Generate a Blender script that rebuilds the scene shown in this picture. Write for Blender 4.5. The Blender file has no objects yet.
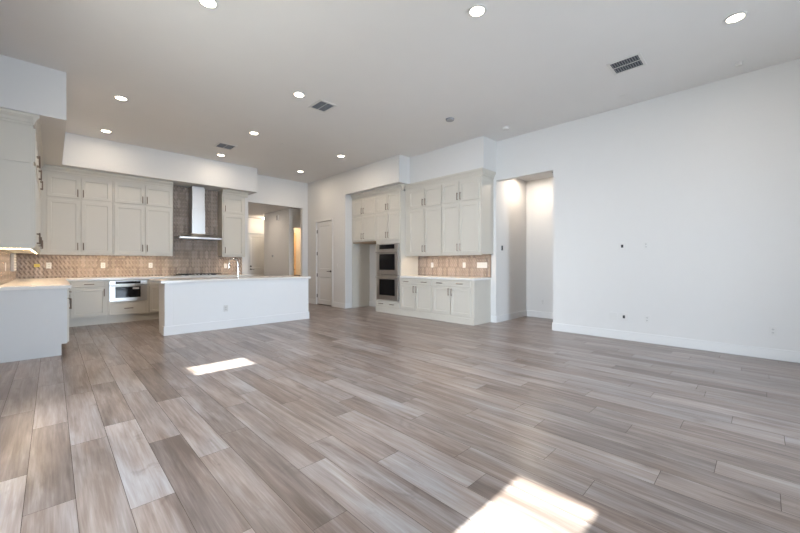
import bpy, bmesh, math, random
from mathutils import Vector, Matrix
random.seed(7)
S = bpy.context.scene
COL = S.collection
PI = math.pi

# ------------------------------------------------------------------ camera, sky, sun, daylight, exposure
cam_d = bpy.data.cameras.new('camera'); cam = bpy.data.objects.new('camera', cam_d); COL.objects.link(cam)
cam_d.sensor_width = 36.0; cam_d.lens = 355.6 / 800 * 36; cam_d.shift_y = -2.5 / 800
cam_d.clip_start = 0.02
cam.location = (0, 0, 1.21); cam.rotation_euler = (PI / 2, 0, -math.radians(44.38))
S.camera = cam
S.view_settings.view_transform = 'Standard'; S.view_settings.look = 'None'
S.view_settings.gamma = 1.0; S.view_settings.use_curve_mapping = False
S.view_settings.exposure = 0.54
S.cycles.use_denoising = True
S.cycles.max_bounces = 10; S.cycles.diffuse_bounces = 6; S.cycles.glossy_bounces = 4
S.cycles.sample_clamp_indirect = 6.0
S.cycles.caustics_reflective = False; S.cycles.caustics_refractive = False

w = bpy.data.worlds.new('sky'); S.world = w; w.use_nodes = True
wn = w.node_tree.nodes; wl = w.node_tree.links
bg = wn['Background']
sky = wn.new('ShaderNodeTexSky'); sky.sky_type = 'NISHITA'; sky.sun_disc = False
sky.sun_elevation = math.radians(42); sky.sun_rotation = math.radians(-90)
wl.new(sky.outputs[0], bg.inputs[0]); bg.inputs[1].default_value = 0.10

def light(name, kind, loc, rot, energy, color, **kw):
    d = bpy.data.lights.new(name, kind); d.energy = energy; d.color = color
    for k, v in kw.items(): setattr(d, k, v)
    o = bpy.data.objects.new(name, d); COL.objects.link(o); o.location = loc; o.rotation_euler = rot
    return o
SUN_EL = math.radians(42)
sun = light('sun', 'SUN', (-6, 2, 6), (0, -(PI / 2 - SUN_EL), 0), 23.0, (0.95, 1.0, 0.95), angle=math.radians(0.8))
# added outdoor area lamps in place of skylight, reaching the room through the glazing
light('added_daylight_left', 'AREA', (-5.2, 2.2, 2.4), (0, -PI / 2 + math.radians(18), 0), 820, (0.76, 0.87, 1.0), shape='RECTANGLE', size=2.8, size_y=3.0)
light('added_daylight_front', 'AREA', (3.0, -6.8, 2.0), (PI / 2 - math.radians(8), 0, 0), 980, (0.70, 0.84, 1.0), shape='RECTANGLE', size=3.0, size_y=3.0)

# ------------------------------------------------------------------ materials
def rgb(r, g, b):
    f = lambda c: (c / 255 / 12.92) if c / 255 <= 0.04045 else ((c / 255 + 0.055) / 1.055) ** 2.4
    return (f(r), f(g), f(b), 1)

def material(name, color, rough=0.5, metal=0.0, noise=0.03, nscale=8, bump=0.0, bscale=200, emit=None, estr=0, spec=0.5):
    m = bpy.data.materials.new(name); m.use_nodes = True
    n = m.node_tree.nodes; l = m.node_tree.links; p = n['Principled BSDF']
    p.inputs['Roughness'].default_value = rough; p.inputs['Metallic'].default_value = metal
    p.inputs['Specular IOR Level'].default_value = spec
    tc = n.new('ShaderNodeTexCoord'); nz = n.new('ShaderNodeTexNoise'); nz.inputs['Scale'].default_value = nscale
    l.new(tc.outputs['Object'], nz.inputs['Vector'])
    mx = n.new('ShaderNodeMix'); mx.data_type = 'RGBA'
    c = color
    mx.inputs['A'].default_value = (c[0] * (1 - noise), c[1] * (1 - noise), c[2] * (1 - noise), 1)
    mx.inputs['B'].default_value = (min(1, c[0] * (1 + noise)), min(1, c[1] * (1 + noise)), min(1, c[2] * (1 + noise)), 1)
    l.new(nz.outputs['Fac'], mx.inputs['Factor']); l.new(mx.outputs['Result'], p.inputs['Base Color'])
    if bump:
        nb = n.new('ShaderNodeTexNoise'); nb.inputs['Scale'].default_value = bscale
        l.new(tc.outputs['Object'], nb.inputs['Vector'])
        b = n.new('ShaderNodeBump'); b.inputs['Strength'].default_value = bump; b.inputs['Distance'].default_value = 0.002
        l.new(nb.outputs['Fac'], b.inputs['Height']); l.new(b.outputs[0], p.inputs['Normal'])
    if emit:
        p.inputs['Emission Color'].default_value = emit; p.inputs['Emission Strength'].default_value = estr
    return m

M = {}
M['wall'] = material('wall_paint', (0.66, 0.655, 0.645), 0.85, noise=0.01, bump=0.15, bscale=120)
M['ceiling'] = material('ceiling_paint', (0.73, 0.72, 0.71), 0.9, noise=0.015, nscale=3, bump=0.15, bscale=120)
M['trim'] = material('trim_paint', (0.69, 0.69, 0.685), 0.5, noise=0.01)
M['cab'] = material('cabinet_paint', (0.575, 0.545, 0.485), 0.45, noise=0.015)
M['white_panel'] = material('island_paint', (0.76, 0.765, 0.77), 0.5, noise=0.01)
M['end_panel'] = material('end_panel_paint', (0.585, 0.59, 0.595), 0.45, noise=0.015)
M['quartz'] = material('quartz', (0.74, 0.73, 0.71), 0.18, noise=0.05, nscale=14)
M['nickel'] = material('bronze_nickel', (0.24, 0.19, 0.155), 0.35, metal=1.0)
M['steel'] = material('stainless_steel', (0.50, 0.485, 0.47), 0.36, metal=1.0, noise=0.04, nscale=3)
M['chrome'] = material('chrome', (0.8, 0.8, 0.8), 0.08, metal=1.0)
M['black_glass'] = material('black_glass', (0.006, 0.006, 0.007), 0.08, spec=0.25)
M['black'] = material('black_metal', (0.015, 0.014, 0.014), 0.4)
M['iron'] = material('cast_iron', (0.012, 0.012, 0.012), 0.6, bump=0.3)
M['plate'] = material('white_plastic', (0.64, 0.635, 0.62), 0.4)
M['dark'] = material('dark_hole', (0.02, 0.022, 0.026), 0.7)
M['vent_dark'] = material('duct_inside', (0.05, 0.06, 0.075), 0.7)
M['louver'] = material('louver_grey', (0.22, 0.23, 0.25), 0.6)
M['grey'] = material('grey_plastic', (0.33, 0.34, 0.36), 0.5)
M['yellow'] = material('yellow_patch', (0.60, 0.47, 0.10), 0.6)
M['raw_wood'] = material('raw_birch_edge', (0.36, 0.25, 0.16), 0.6)
M['door'] = material('door_paint', (0.68, 0.675, 0.66), 0.45, noise=0.01)
M['warm_door'] = material('wooden_door', (0.62, 0.44, 0.25), 0.5, noise=0.06, nscale=5)
M['lamp'] = material('lamp_diffuser', (0.9, 0.88, 0.8), 0.5, emit=(1.0, 0.87, 0.68, 1), estr=14)
M['led'] = material('led_chip', (0.9, 0.85, 0.7), 0.5, emit=(1.0, 0.76, 0.45, 1), estr=22)
M['frame_black'] = material('window_frame_bronze', (0.06, 0.055, 0.05), 0.5)
M['concrete'] = material('patio_concrete', (0.45, 0.43, 0.40), 0.85, noise=0.1, nscale=5)
M['stucco'] = material('stucco', (0.55, 0.50, 0.43), 0.9, noise=0.06)

g = bpy.data.materials.new('window_glass'); g.use_nodes = True
gn = g.node_tree.nodes; gl = g.node_tree.links; gn.clear()
go = gn.new('ShaderNodeOutputMaterial'); gm = gn.new('ShaderNodeMixShader'); gt = gn.new('ShaderNodeBsdfTransparent')
gg = gn.new('ShaderNodeBsdfGlossy'); gg.inputs['Roughness'].default_value = 0.02; gm.inputs[0].default_value = 0.06
gl.new(gt.outputs[0], gm.inputs[1]); gl.new(gg.outputs[0], gm.inputs[2]); gl.new(gm.outputs[0], go.inputs[0])
M['glass'] = g

def floor_material():
    m = bpy.data.materials.new('oak_plank'); m.use_nodes = True
    n = m.node_tree.nodes; l = m.node_tree.links; p = n['Principled BSDF']
    def N(t, **k):
        x = n.new(t)
        for a, b in k.items(): setattr(x, a, b)
        return x
    at = N('ShaderNodeAttribute', attribute_name='plank')      # r = tone, g = random offset, b = random
    sep = N('ShaderNodeSeparateColor'); l.new(at.outputs['Color'], sep.inputs[0])
    tc = N('ShaderNodeTexCoord')
    off = N('ShaderNodeVectorMath', operation='SCALE'); l.new(at.outputs['Vector'], off.inputs[0]); off.inputs['Scale'].default_value = 37.0
    add = N('ShaderNodeVectorMath', operation='ADD'); l.new(tc.outputs['Object'], add.inputs[0]); l.new(off.outputs[0], add.inputs[1])
    def nz(sx, sy, detail, rough, dist=0.0):
        mp = N('ShaderNodeMapping'); mp.inputs['Scale'].default_value = (sx, sy, 1); l.new(add.outputs[0], mp.inputs['Vector'])
        t = N('ShaderNodeTexNoise'); t.inputs['Scale'].default_value = 1; t.inputs['Detail'].default_value = detail
        t.inputs['Roughness'].default_value = rough; t.inputs['Distortion'].default_value = dist
        l.new(mp.outputs[0], t.inputs['Vector']); return t.outputs['Fac']
    def mth(op, a, b=None, c=None):
        x = N('ShaderNodeMath', operation=op)
        for i, v in enumerate((a, b, c)):
            if v is None: continue
            if isinstance(v, (int, float)): x.inputs[i].default_value = v
            else: l.new(v, x.inputs[i])
        return x.outputs[0]
    broad = nz(9.0, 1.1, 3, 0.55, 0.6)        # wide cathedral streaks
    fine = nz(85.0, 3.0, 4, 0.65, 0.2)        # pores
    mid = nz(30.0, 1.6, 3, 0.6, 0.5)
    knot = nz(7.0, 2.6, 4, 0.6, 0.8)
    t = mth('MULTIPLY_ADD', mth('SUBTRACT', broad, 0.5), 1.1, sep.outputs[0])
    t = mth('MULTIPLY_ADD', mth('SUBTRACT', mid, 0.5), 0.75, t)
    t = mth('MULTIPLY_ADD', mth('SUBTRACT', fine, 0.5), 0.7, t)
    ramp = N('ShaderNodeValToRGB'); l.new(t, ramp.inputs[0])
    e = ramp.color_ramp.elements
    e[0].position = 0.0; e[0].color = FLOOR_DARK
    e[1].position = 1.0; e[1].color = FLOOR_LIGHT
    a = e.new(0.33); a.color = FLOOR_MID1
    a = e.new(0.62); a.color = FLOOR_MID2
    kr = N('ShaderNodeMapRange'); kr.inputs['From Min'].default_value = 0.60; kr.inputs['From Max'].default_value = 0.74
    kr.inputs['To Min'].default_value = 0; kr.inputs['To Max'].default_value = 0.45; l.new(knot, kr.inputs['Value'])
    mx = N('ShaderNodeMix', data_type='RGBA'); l.new(kr.outputs[0], mx.inputs['Factor']); l.new(ramp.outputs[0], mx.inputs['A'])
    mx.inputs['B'].default_value = (0.085, 0.062, 0.05, 1)
    hue = nz(4.0, 0.9, 2, 0.5, 0.5)
    tint = N('ShaderNodeValToRGB'); l.new(hue, tint.inputs[0])
    te = tint.color_ramp.elements; te[0].position = 0.38; te[0].color = (1.035, 0.99, 0.955, 1); te[1].position = 0.62; te[1].color = (0.965, 0.99, 1.02, 1)
    mt = N('ShaderNodeMix', data_type='RGBA', blend_type='MULTIPLY'); mt.inputs['Factor'].default_value = 1.0
    l.new(mx.outputs['Result'], mt.inputs['A']); l.new(tint.outputs[0], mt.inputs['B'])
    l.new(mt.outputs['Result'], p.inputs['Base Color'])
    p.inputs['Roughness'].default_value = 0.30; p.inputs['Specular IOR Level'].default_value = 0.6
    b = N('ShaderNodeBump'); b.inputs['Strength'].default_value = 0.12; b.inputs['Distance'].default_value = 0.001
    l.new(fine, b.inputs['Height']); l.new(b.outputs[0], p.inputs['Normal'])
    return m
FLOOR_DARK = (0.115, 0.086, 0.072, 1); FLOOR_MID1 = (0.205, 0.160, 0.139, 1)
FLOOR_MID2 = (0.300, 0.256, 0.238, 1); FLOOR_LIGHT = (0.41, 0.392, 0.390, 1)
M['floor'] = floor_material()
M['groove'] = material('plank_groove', (0.10, 0.08, 0.065), 0.8)

def tile_material():
    m = bpy.data.materials.new('glazed_tile'); m.use_nodes = True
    n = m.node_tree.nodes; l = m.node_tree.links; p = n['Principled BSDF']
    uv = n.new('ShaderNodeUVMap')
    br = n.new('ShaderNodeTexBrick'); br.offset = 0.0
    br.inputs['Scale'].default_value = 1.0; br.inputs['Brick Width'].default_value = 0.062; br.inputs['Row Height'].default_value = 0.205
    br.inputs['Mortar Size'].default_value = 0.0016; br.inputs['Bias'].default_value = 0.0
    br.inputs['Color1'].default_value = (0.27, 0.215, 0.180, 1); br.inputs['Color2'].default_value = (0.40, 0.325, 0.275, 1)
    br.inputs['Mortar'].default_value = (0.20, 0.165, 0.14, 1)
    l.new(uv.outputs[0], br.inputs['Vector'])
    p.inputs['Roughness'].default_value = 0.16
    mp = n.new('ShaderNodeMapping'); mp.inputs['Scale'].default_value = (1, 1, 1); l.new(uv.outputs[0], mp.inputs['Vector'])
    nz = n.new('ShaderNodeTexNoise'); nz.inputs['Scale'].default_value = 22; nz.inputs['Detail'].default_value = 2
    l.new(uv.outputs[0], nz.inputs['Vector'])
    sx = n.new('ShaderNodeSeparateXYZ'); l.new(uv.outputs[0], sx.inputs[0])
    def mth(op, a, b=None):
        x = n.new('ShaderNodeMath'); x.operation = op
        for i, v in enumerate((a, b)):
            if v is None: continue
            if isinstance(v, (int, float)): x.inputs[i].default_value = v
            else: l.new(v, x.inputs[i])
        return x.outputs[0]
    # every tile is pillowed and carries an embossed wave along its length
    wave = mth('MULTIPLY', mth('SINE', mth('MULTIPLY', sx.outputs[1], 2 * PI / 0.1025)), 0.012)
    ux = mth('ADD', sx.outputs[0], wave)
    col = mth('SINE', mth('MULTIPLY', ux, 2 * PI / 0.062))
    row = mth('SINE', mth('MULTIPLY', sx.outputs[1], 2 * PI / 0.205))
    # highlights painted into the colour: short pale vertical dashes staggered from column to column
    painted_glint = mth('MULTIPLY', mth('MAXIMUM', mth('COSINE', mth('MULTIPLY', ux, 2 * PI / 0.062)), 0.0), mth('ABSOLUTE', mth('SINE', mth('ADD', mth('MULTIPLY', sx.outputs[1], 2 * PI / 0.205), mth('MULTIPLY', sx.outputs[0], PI / 0.062)))))
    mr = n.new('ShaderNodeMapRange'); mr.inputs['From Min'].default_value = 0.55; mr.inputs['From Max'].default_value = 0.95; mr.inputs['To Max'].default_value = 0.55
    l.new(painted_glint, mr.inputs['Value'])
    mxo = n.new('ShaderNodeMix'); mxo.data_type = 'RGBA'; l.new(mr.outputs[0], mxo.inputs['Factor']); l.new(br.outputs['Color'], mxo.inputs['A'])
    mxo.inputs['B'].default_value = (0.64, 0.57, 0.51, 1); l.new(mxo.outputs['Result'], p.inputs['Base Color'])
    h = mth('ADD', mth('MULTIPLY', col, 0.5), mth('ADD', mth('MULTIPLY', row, 0.25), mth('MULTIPLY', nz.outputs['Fac'], 1.3)))
    b1 = n.new('ShaderNodeBump'); b1.inputs['Strength'].default_value = 1.0; b1.inputs['Distance'].default_value = 0.012
    l.new(h, b1.inputs['Height'])
    b2 = n.new('ShaderNodeBump'); b2.inputs['Strength'].default_value = 0.5; b2.inputs['Distance'].default_value = 0.002; b2.invert = True
    l.new(br.outputs['Fac'], b2.inputs['Height']); l.new(b1.outputs[0], b2.inputs['Normal']); l.new(b2.outputs[0], p.inputs['Normal'])
    return m
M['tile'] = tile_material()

# ------------------------------------------------------------------ mesh helpers
class MB:
    def __init__(s): s.bm = bmesh.new()
    def box(s, x0, x1, y0, y1, z0, z1):
        v = [s.bm.verts.new(p) for p in ((x0, y0, z0), (x1, y0, z0), (x1, y1, z0), (x0, y1, z0), (x0, y0, z1), (x1, y0, z1), (x1, y1, z1), (x0, y1, z1))]
        for f in ((0, 3, 2, 1), (4, 5, 6, 7), (0, 1, 5, 4), (1, 2, 6, 5), (2, 3, 7, 6), (3, 0, 4, 7)): s.bm.faces.new([v[i] for i in f])
        return s
    def cyl(s, c, r, depth, axis='Z', seg=20, r2=None):
        r2 = r if r2 is None else r2
        rot = {'Z': Matrix(), 'X': Matrix.Rotation(PI / 2, 4, 'Y'), 'Y': Matrix.Rotation(PI / 2, 4, 'X')}[axis]
        bmesh.ops.create_cone(s.bm, cap_ends=True, segments=seg, radius1=r, radius2=r2, depth=depth, matrix=Matrix.Translation(c) @ rot)
        return s
    def ring(s, c, ro, ri, z0, z1, seg=32):
        L = []
        for r, z in ((ro, z0), (ro, z1), (ri, z1), (ri, z0)):
            L.append([s.bm.verts.new((c[0] + r * math.cos(2 * PI * k / seg), c[1] + r * math.sin(2 * PI * k / seg), z)) for k in range(seg)])
        for a in range(4):
            A, B = L[a], L[(a + 1) % 4]
            for k in range(seg): s.bm.faces.new((A[k], A[(k + 1) % seg], B[(k + 1) % seg], B[k]))
        return s
    def tube(s, pts, r, seg=12):
        pts = [Vector(p) for p in pts]; rings = []
        up = Vector((0.013, 0.027, 1)).normalized()
        for i, p in enumerate(pts):
            t = (pts[min(i + 1, len(pts) - 1)] - pts[max(i - 1, 0)]).normalized()
            a = t.cross(up if abs(t.dot(up)) < 0.95 else Vector((1, 0.02, 0.01))).normalized(); b = t.cross(a)
            if rings and a.dot(prev) < 0: a, b = -a, -b
            prev = a
            rr = r[i] if isinstance(r, (list, tuple)) else r
            rings.append([s.bm.verts.new(p + rr * (math.cos(2 * PI * k / seg) * a + math.sin(2 * PI * k / seg) * b)) for k in range(seg)])
        for A, B in zip(rings, rings[1:]):
            for k in range(seg): s.bm.faces.new((A[k], A[(k + 1) % seg], B[(k + 1) % seg], B[k]))
        s.bm.faces.new(rings[0]); s.bm.faces.new(rings[-1])
        return s
    def prism(s, prof, x0, x1):
        """profile of (y, z) points swept along x"""
        A = [s.bm.verts.new((x0, y, z)) for y, z in prof]; B = [s.bm.verts.new((x1, y, z)) for y, z in prof]
        k = len(prof)
        for i in range(k): s.bm.faces.new((A[i], A[(i + 1) % k], B[(i + 1) % k], B[i]))
        s.bm.faces.new(A); s.bm.faces.new(B)
        return s
    def panel(s, x0, x1, z0, z1, yf, yb, rail=0.055, rec=0.013, ch=0.004):
        """recessed-panel front: front face at yf, back at yb (yf < yb)"""
        def rect(i, y): return [s.bm.verts.new(p) for p in ((x0 + i, y, z0 + i), (x1 - i, y, z0 + i), (x1 - i, y, z1 - i), (x0 + i, y, z1 - i))]
        e = 0.0025
        loops = [rect(0, yb), rect(0, yf + e), rect(e, yf), rect(rail, yf), rect(rail + ch, yf + rec)]
        for A, B in zip(loops, loops[1:]):
            for k in range(4): s.bm.faces.new((A[k], A[(k + 1) % 4], B[(k + 1) % 4], B[k]))
        s.bm.faces.new(loops[0][::-1]); s.bm.faces.new(loops[-1])
        return s
    def build(s, name, mat, parent=None, smooth=False, bevel=0, loc=None, rz=None):
        bmesh.ops.recalc_face_normals(s.bm, faces=s.bm.faces)
        me = bpy.data.meshes.new(name); s.bm.to_mesh(me); s.bm.free()
        me.materials.append(mat if not isinstance(mat, str) else M[mat])
        if smooth:
            for p in me.polygons: p.use_smooth = True
        o = bpy.data.objects.new(name, me); COL.objects.link(o)
        if smooth:
            md = o.modifiers.new('sharp', 'EDGE_SPLIT'); md.split_angle = math.radians(40)
        if bevel:
            b = o.modifiers.new('bevel', 'BEVEL'); b.width = bevel; b.segments = 2; b.limit_method = 'ANGLE'
        if parent: o.parent = parent
        if loc: o.location = loc
        if rz is not None: o.rotation_euler = (0, 0, rz)
        return o

def tag(o, label, cat, group=None):
    o['label'] = label; o['category'] = cat
    if group: o['group'] = group
    return o
def thing(name, label, cat, loc=(0, 0, 0), rz=0, group=None):
    o = bpy.data.objects.new(name, None); COL.objects.link(o); o.empty_display_size = 0.1
    o.location = loc; o.rotation_euler = (0, 0, rz)
    return tag(o, label, cat, group)
def struct(mb, name, mat, **k):
    o = mb.build(name, mat, **k); o['kind'] = 'structure'; return o

# ------------------------------------------------------------------ room shell
XL, XR, YF, YB, ZC = -0.49, 6.535, -3.6, 9.94, 3.727
XD = 5.70            # plane of the pantry wall and of the deeper right bulkhead
XS = 6.05            # plane of the shallower right bulkhead
HO = 2.925           # height of the cased openings
ZH = 3.05            # ceiling of the hall behind
PW, PL = 0.1895, 1.252

def floor():
    bm = bmesh.new(); cl = bm.loops.layers.float_color.new('plank')
    phase = [.456, 1.23, .718, .927, .39, 1.21, .178, .66, .88, .40, 1.12, .10, .66, .95, .42, 1.19, .20, .69, .99, .43, 1.15, .17, .72, .93, .38]
    tone = {(0, 2.0): .66, (0, 3.5): .22, (1, 3.1): .30, (1, 1.8): .42, (1, 4.4): .58, (2, 2.6): .38, (2, 1.2): .42, (2, 3.9): .52,
            (3, 2.8): .70, (3, 4.0): .33, (4, 2.3): .25, (4, 3.5): .50, (5, 3.0): .58, (4, 1.2): .62, (5, 1.8): .40, (6, 2.0): .24,
            (7, 1.3): .58, (8, 1.5): .50, (9, 1.0): .66, (7, 2.5): .42, (3, 1.4): .40, (6, 3.2): .40, (8, 2.8): .50, (9, 2.2): .45,
            (10, 1.8): .70, (11, 2.0): .42, (10, 0.6): .35}
    gx = 0.0012
    x0 = -0.102
    r = math.floor((XL - 0.2 - x0) / PW)
    while x0 + r * PW < 8.2:
        xa, xb = x0 + r * PW + gx, x0 + (r + 1) * PW - gx
        ph = phase[r % len(phase)] if r >= 0 else phase[(r * 7) % len(phase)]
        rowi = r + 1          # row 0 of the table lies just right of x0 - PW
        ph = phase[rowi % len(phase)] if 0 <= rowi else phase[(rowi * 7) % len(phase)]
        k = -4
        while ph + k * PL < 14.6:
            ya, yb = ph + k * PL + gx, ph + (k + 1) * PL - gx
            k += 1
            if yb < YF - 0.2: continue
            t = random.gauss(0.46, 0.09)
            for (rr, yy), v in tone.items():
                if rr == rowi and ya < yy < yb: t = v
            # keep planks at their true place: rows count from the left seam
            c = (max(0, min(1, t)), random.random(), random.random(), 1)
            ya2, yb2 = max(ya, YF - 0.1), min(yb, 14.4)
            if ya2 >= yb2: continue
            v = [bm.verts.new(p) for p in ((xa, ya2, 0), (xb, ya2, 0), (xb, yb2, 0), (xa, yb2, 0))]
            f = bm.faces.new(v)
            for lp in f.loops: lp[cl] = c
        r += 1
    me = bpy.data.meshes.new('floor'); 
    nf = len(bm.faces)
    # screed below the planks, seen only as the dark groove between them
    b = [bm.verts.new(p) for p in ((XL - 0.2, YF - 0.2, -0.004), (8.2, YF - 0.2, -0.004), (8.2, 14.5, -0.004), (XL - 0.2, 14.5, -0.004))]
    f = bm.faces.new(b); f.material_index = 1
    b2 = [bm.verts.new((q.co.x, q.co.y, -0.12)) for q in b]
    f = bm.faces.new(b2[::-1]); f.material_index = 1
    for i in range(4):
        f = bm.faces.new((b[i], b2[i], b2[(i + 1) % 4], b[(i + 1) % 4])); f.material_index = 1
    bm.to_mesh(me); bm.free(); me.materials.append(M['floor']); me.materials.append(M['groove'])
    o = bpy.data.objects.new('floor', me); COL.objects.link(o); o['kind'] = 'structure'
floor()

struct(MB().box(XL - 0.12, XR + 0.12, YF - 0.12, YB + 0.12, ZC, ZC + 0.1), 'ceiling', 'ceiling')
# left wall with patio door and two slim windows, plus the bulkhead above the left cabinets
wb = MB(); x0, x1 = XL - 0.12, XL
def holes_along(wb, axis, c0, c1, a0, a1, z1, holes):
    """wall between a0 and a1 (axis 'Y': runs along Y with X in c0..c1) with holes (b0,b1,z0,z1)"""
    def bx(p, q, za, zb):
        if q - p < 1e-6 or zb - za < 1e-6: return
        if axis == 'Y': wb.box(c0, c1, p, q, za, zb)
        else: wb.box(p, q, c0, c1, za, zb)
    cur = a0
    for (b0, b1, za, zb) in sorted(holes):
        bx(cur, b0, 0, z1); bx(b0, b1, 0, za); bx(b0, b1, zb, z1); cur = b1
    bx(cur, a1, 0, z1)
SLIM1 = (4.26, 4.75, 1.44, 2.17)
SLIM2 = (0.52, 1.02, 1.10, 2.29)
PATIO = (1.45, 4.12, 0.0, 2.75)
holes_along(wb, 'Y', x0, x1, YF, YB, ZC, [SLIM2, PATIO, SLIM1])
wb.box(XL, 0.136, 6.41, YB, 3.10, ZC)
struct(wb, 'wall_left', 'wall')
wb = MB(); holes_along(wb, 'Y', XR, XR + 0.12, YF, YB, ZC, [(2.685, 3.851, 0, HO)])
struct(wb, 'wall_right', 'wall')
struct(MB().box(XD, XR, 5.85, 7.95, 3.10, ZC), 'bulkhead_deep', 'wall')      # deep bulkhead above fridge niche and ovens
struct(MB().box(XS, XR, 3.84, 5.85, 3.10, ZC), 'bulkhead_shallow', 'wall')      # shallow bulkhead above the wall cabinets
wb = MB(); holes_along(wb, 'Y', XD, XD + 0.12, 7.95, YB, ZC, [(8.60, 9.42, 0, 2.47)])
wb.box(XD + 0.12, XR, 7.95, 8.07, 0, ZC)
struct(wb, 'wall_pantry', 'wall')
wb = MB(); holes_along(wb, 'X', YB, YB + 0.12, XL - 0.12, XR + 0.12, ZC, [(3.87, 5.52, 0, HO)])
wb.box(0.136, 3.866, 9.32, YB, 3.10, ZC)              # bulkhead above the back cabinets
struct(wb, 'wall_back', 'wall')
wb = MB(); holes_along(wb, 'X', YF - 0.12, YF, XL - 0.12, XR + 0.12, ZC, [(1.6, 4.3, 0, 2.75)])
struct(wb, 'wall_front', 'wall')

def window(n, axis, c, a0, a1, z0, z1, mullions=()):
    f = MB(); t = 0.05
    def bx(m, p, q, za, zb, th=0.05):
        if axis == 'Y': m.box(c - th / 2, c + th / 2, p, q, za, zb)
        else: m.box(p, q, c - th / 2, c + th / 2, za, zb)
    bx(f, a0, a0 + t, z0, z1); bx(f, a1 - t, a1, z0, z1); bx(f, a0 + t, a1 - t, z0, z0 + t); bx(f, a0 + t, a1 - t, z1 - t, z1)
    for mm in mullions: bx(f, mm - t / 2, mm + t / 2, z0 + t, z1 - t)
    o = struct(f, 'window_%d' % n, 'frame_black')
    p = MB(); bx(p, a0 + t, a1 - t, z0 + t, z1 - t, 0.006); p.build('pane', 'glass', o)
window(1, 'Y', XL - 0.07, PATIO[0], PATIO[1], 0, PATIO[3], (2.78,))
t_ = 0.05
window(2, 'Y', XL - 0.07, SLIM1[0] - 0, SLIM1[1], SLIM1[2], SLIM1[3])
window(3, 'Y', XL - 0.07, SLIM2[0], SLIM2[1], SLIM2[2], SLIM2[3])
window(4, 'X', YF - 0.06, 1.6, 4.3, 0, 2.75, (2.95,))

# added unseen roof keeping the sun off the left door; ground slabs outside
struct(MB().box(-3.95, XL - 0.12, 1.20, 4.20, 2.95, 3.12), 'sun_block_roof', 'stucco')
struct(MB().box(-9, XL - 0.12, -8, 12, -0.14, -0.03), 'ground', 'concrete')
struct(MB().box(XL - 0.12, 9, -10, YF - 0.12, -0.14, -0.03), 'ground', 'concrete')

# alcove hall on the right
wb = MB(); wb.box(XR + 0.12, 8.0, 3.851, 3.97, 0, 3.4); struct(wb, 'wall_alcove_left', 'wall')
wb = MB(); wb.box(7.877, 8.0, 0.9, 3.851, 0, 3.4); struct(wb, 'wall_alcove_back', 'wall')
wb = MB(); wb.box(XR + 0.12, 8.0, 0.78, 0.9, 0, 3.4); struct(wb, 'wall_alcove_right', 'wall')
struct(MB().box(XR + 0.12, 7.877, 0.9, 3.851, 3.13, 3.25), 'ceiling_alcove', 'ceiling')
# rear hall
wb = MB(); wb.box(3.45, 3.57, YB + 0.12, 14.3, 0, 3.4); struct(wb, 'wall_hall_left', 'wall')
wb = MB(); holes_along(wb, 'X', 14.3, 14.42, 3.45, 8.0, 3.4, [(5.55, 6.52, 0, 2.44)]); struct(wb, 'wall_hall_back', 'wall')
wb = MB(); wb.box(5.58, 5.70, 11.04, 12.85, 0, 3.4); wb.box(5.70, 8.0, 12.73, 12.85, 0, 3.4)
holes_along(wb, 'X', 10.92, 11.04, 5.58, 8.0, 3.4, [(5.755, 6.52, 0, 2.43)]); struct(wb, 'wall_hall_block', 'wall')
wb = MB(); wb.box(8.0, 8.12, YB - 0.5, 14.42, 0, 3.4); wb.box(XR + 0.12, 8.0, YB - 0.5, YB - 0.38, 0, 3.4); struct(wb, 'wall_hall_right', 'wall')
struct(MB().box(3.45, 8.12, YB + 0.12, 14.42, ZH, ZH + 0.1), 'ceiling_hall', 'ceiling')
# header faces above the opening
# baseboards
BH, BT = 0.14, 0.016
def base(n, boxes):
    b = MB()
    for q in boxes: b.box(*q, 0, BH)
    struct(b, n, 'trim', bevel=0.004)
base('baseboard_right', [(XR - BT, XR, YF, 2.685), (XR - BT, XR + 0.12, 2.685 - 0, 2.685 + BT), (XR - BT, XR, 3.851, 3.97)])
base('baseboard_alcove', [(XR, 7.877, 3.851 - BT, 3.851), (7.877 - BT, 7.877, 0.9, 3.851 - BT)])
base('baseboard_pantry', [(XD - BT, XD, 7.95, 8.53), (XD - BT, XD, 9.49, YB), (XD - BT, 5.86, 7.95 - BT, 7.95)])
base('baseboard_niche', [(5.95, XR, 7.95 - BT, 7.95), (XR - BT, XR, 6.93, 7.95 - BT)])
base('baseboard_back', [(5.52, XD - BT, YB - BT, YB), (3.72, 3.87, YB - BT, YB)])
base('baseboard_left', [(XL, XL + BT, YF, 0.57), (XL, XL + BT, 4.12, 6.5)])
base('baseboard_hall', [(5.58 - BT, 5.58, 10.92, 12.85), (5.58, 5.755, 10.92 - BT, 10.92)])

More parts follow.
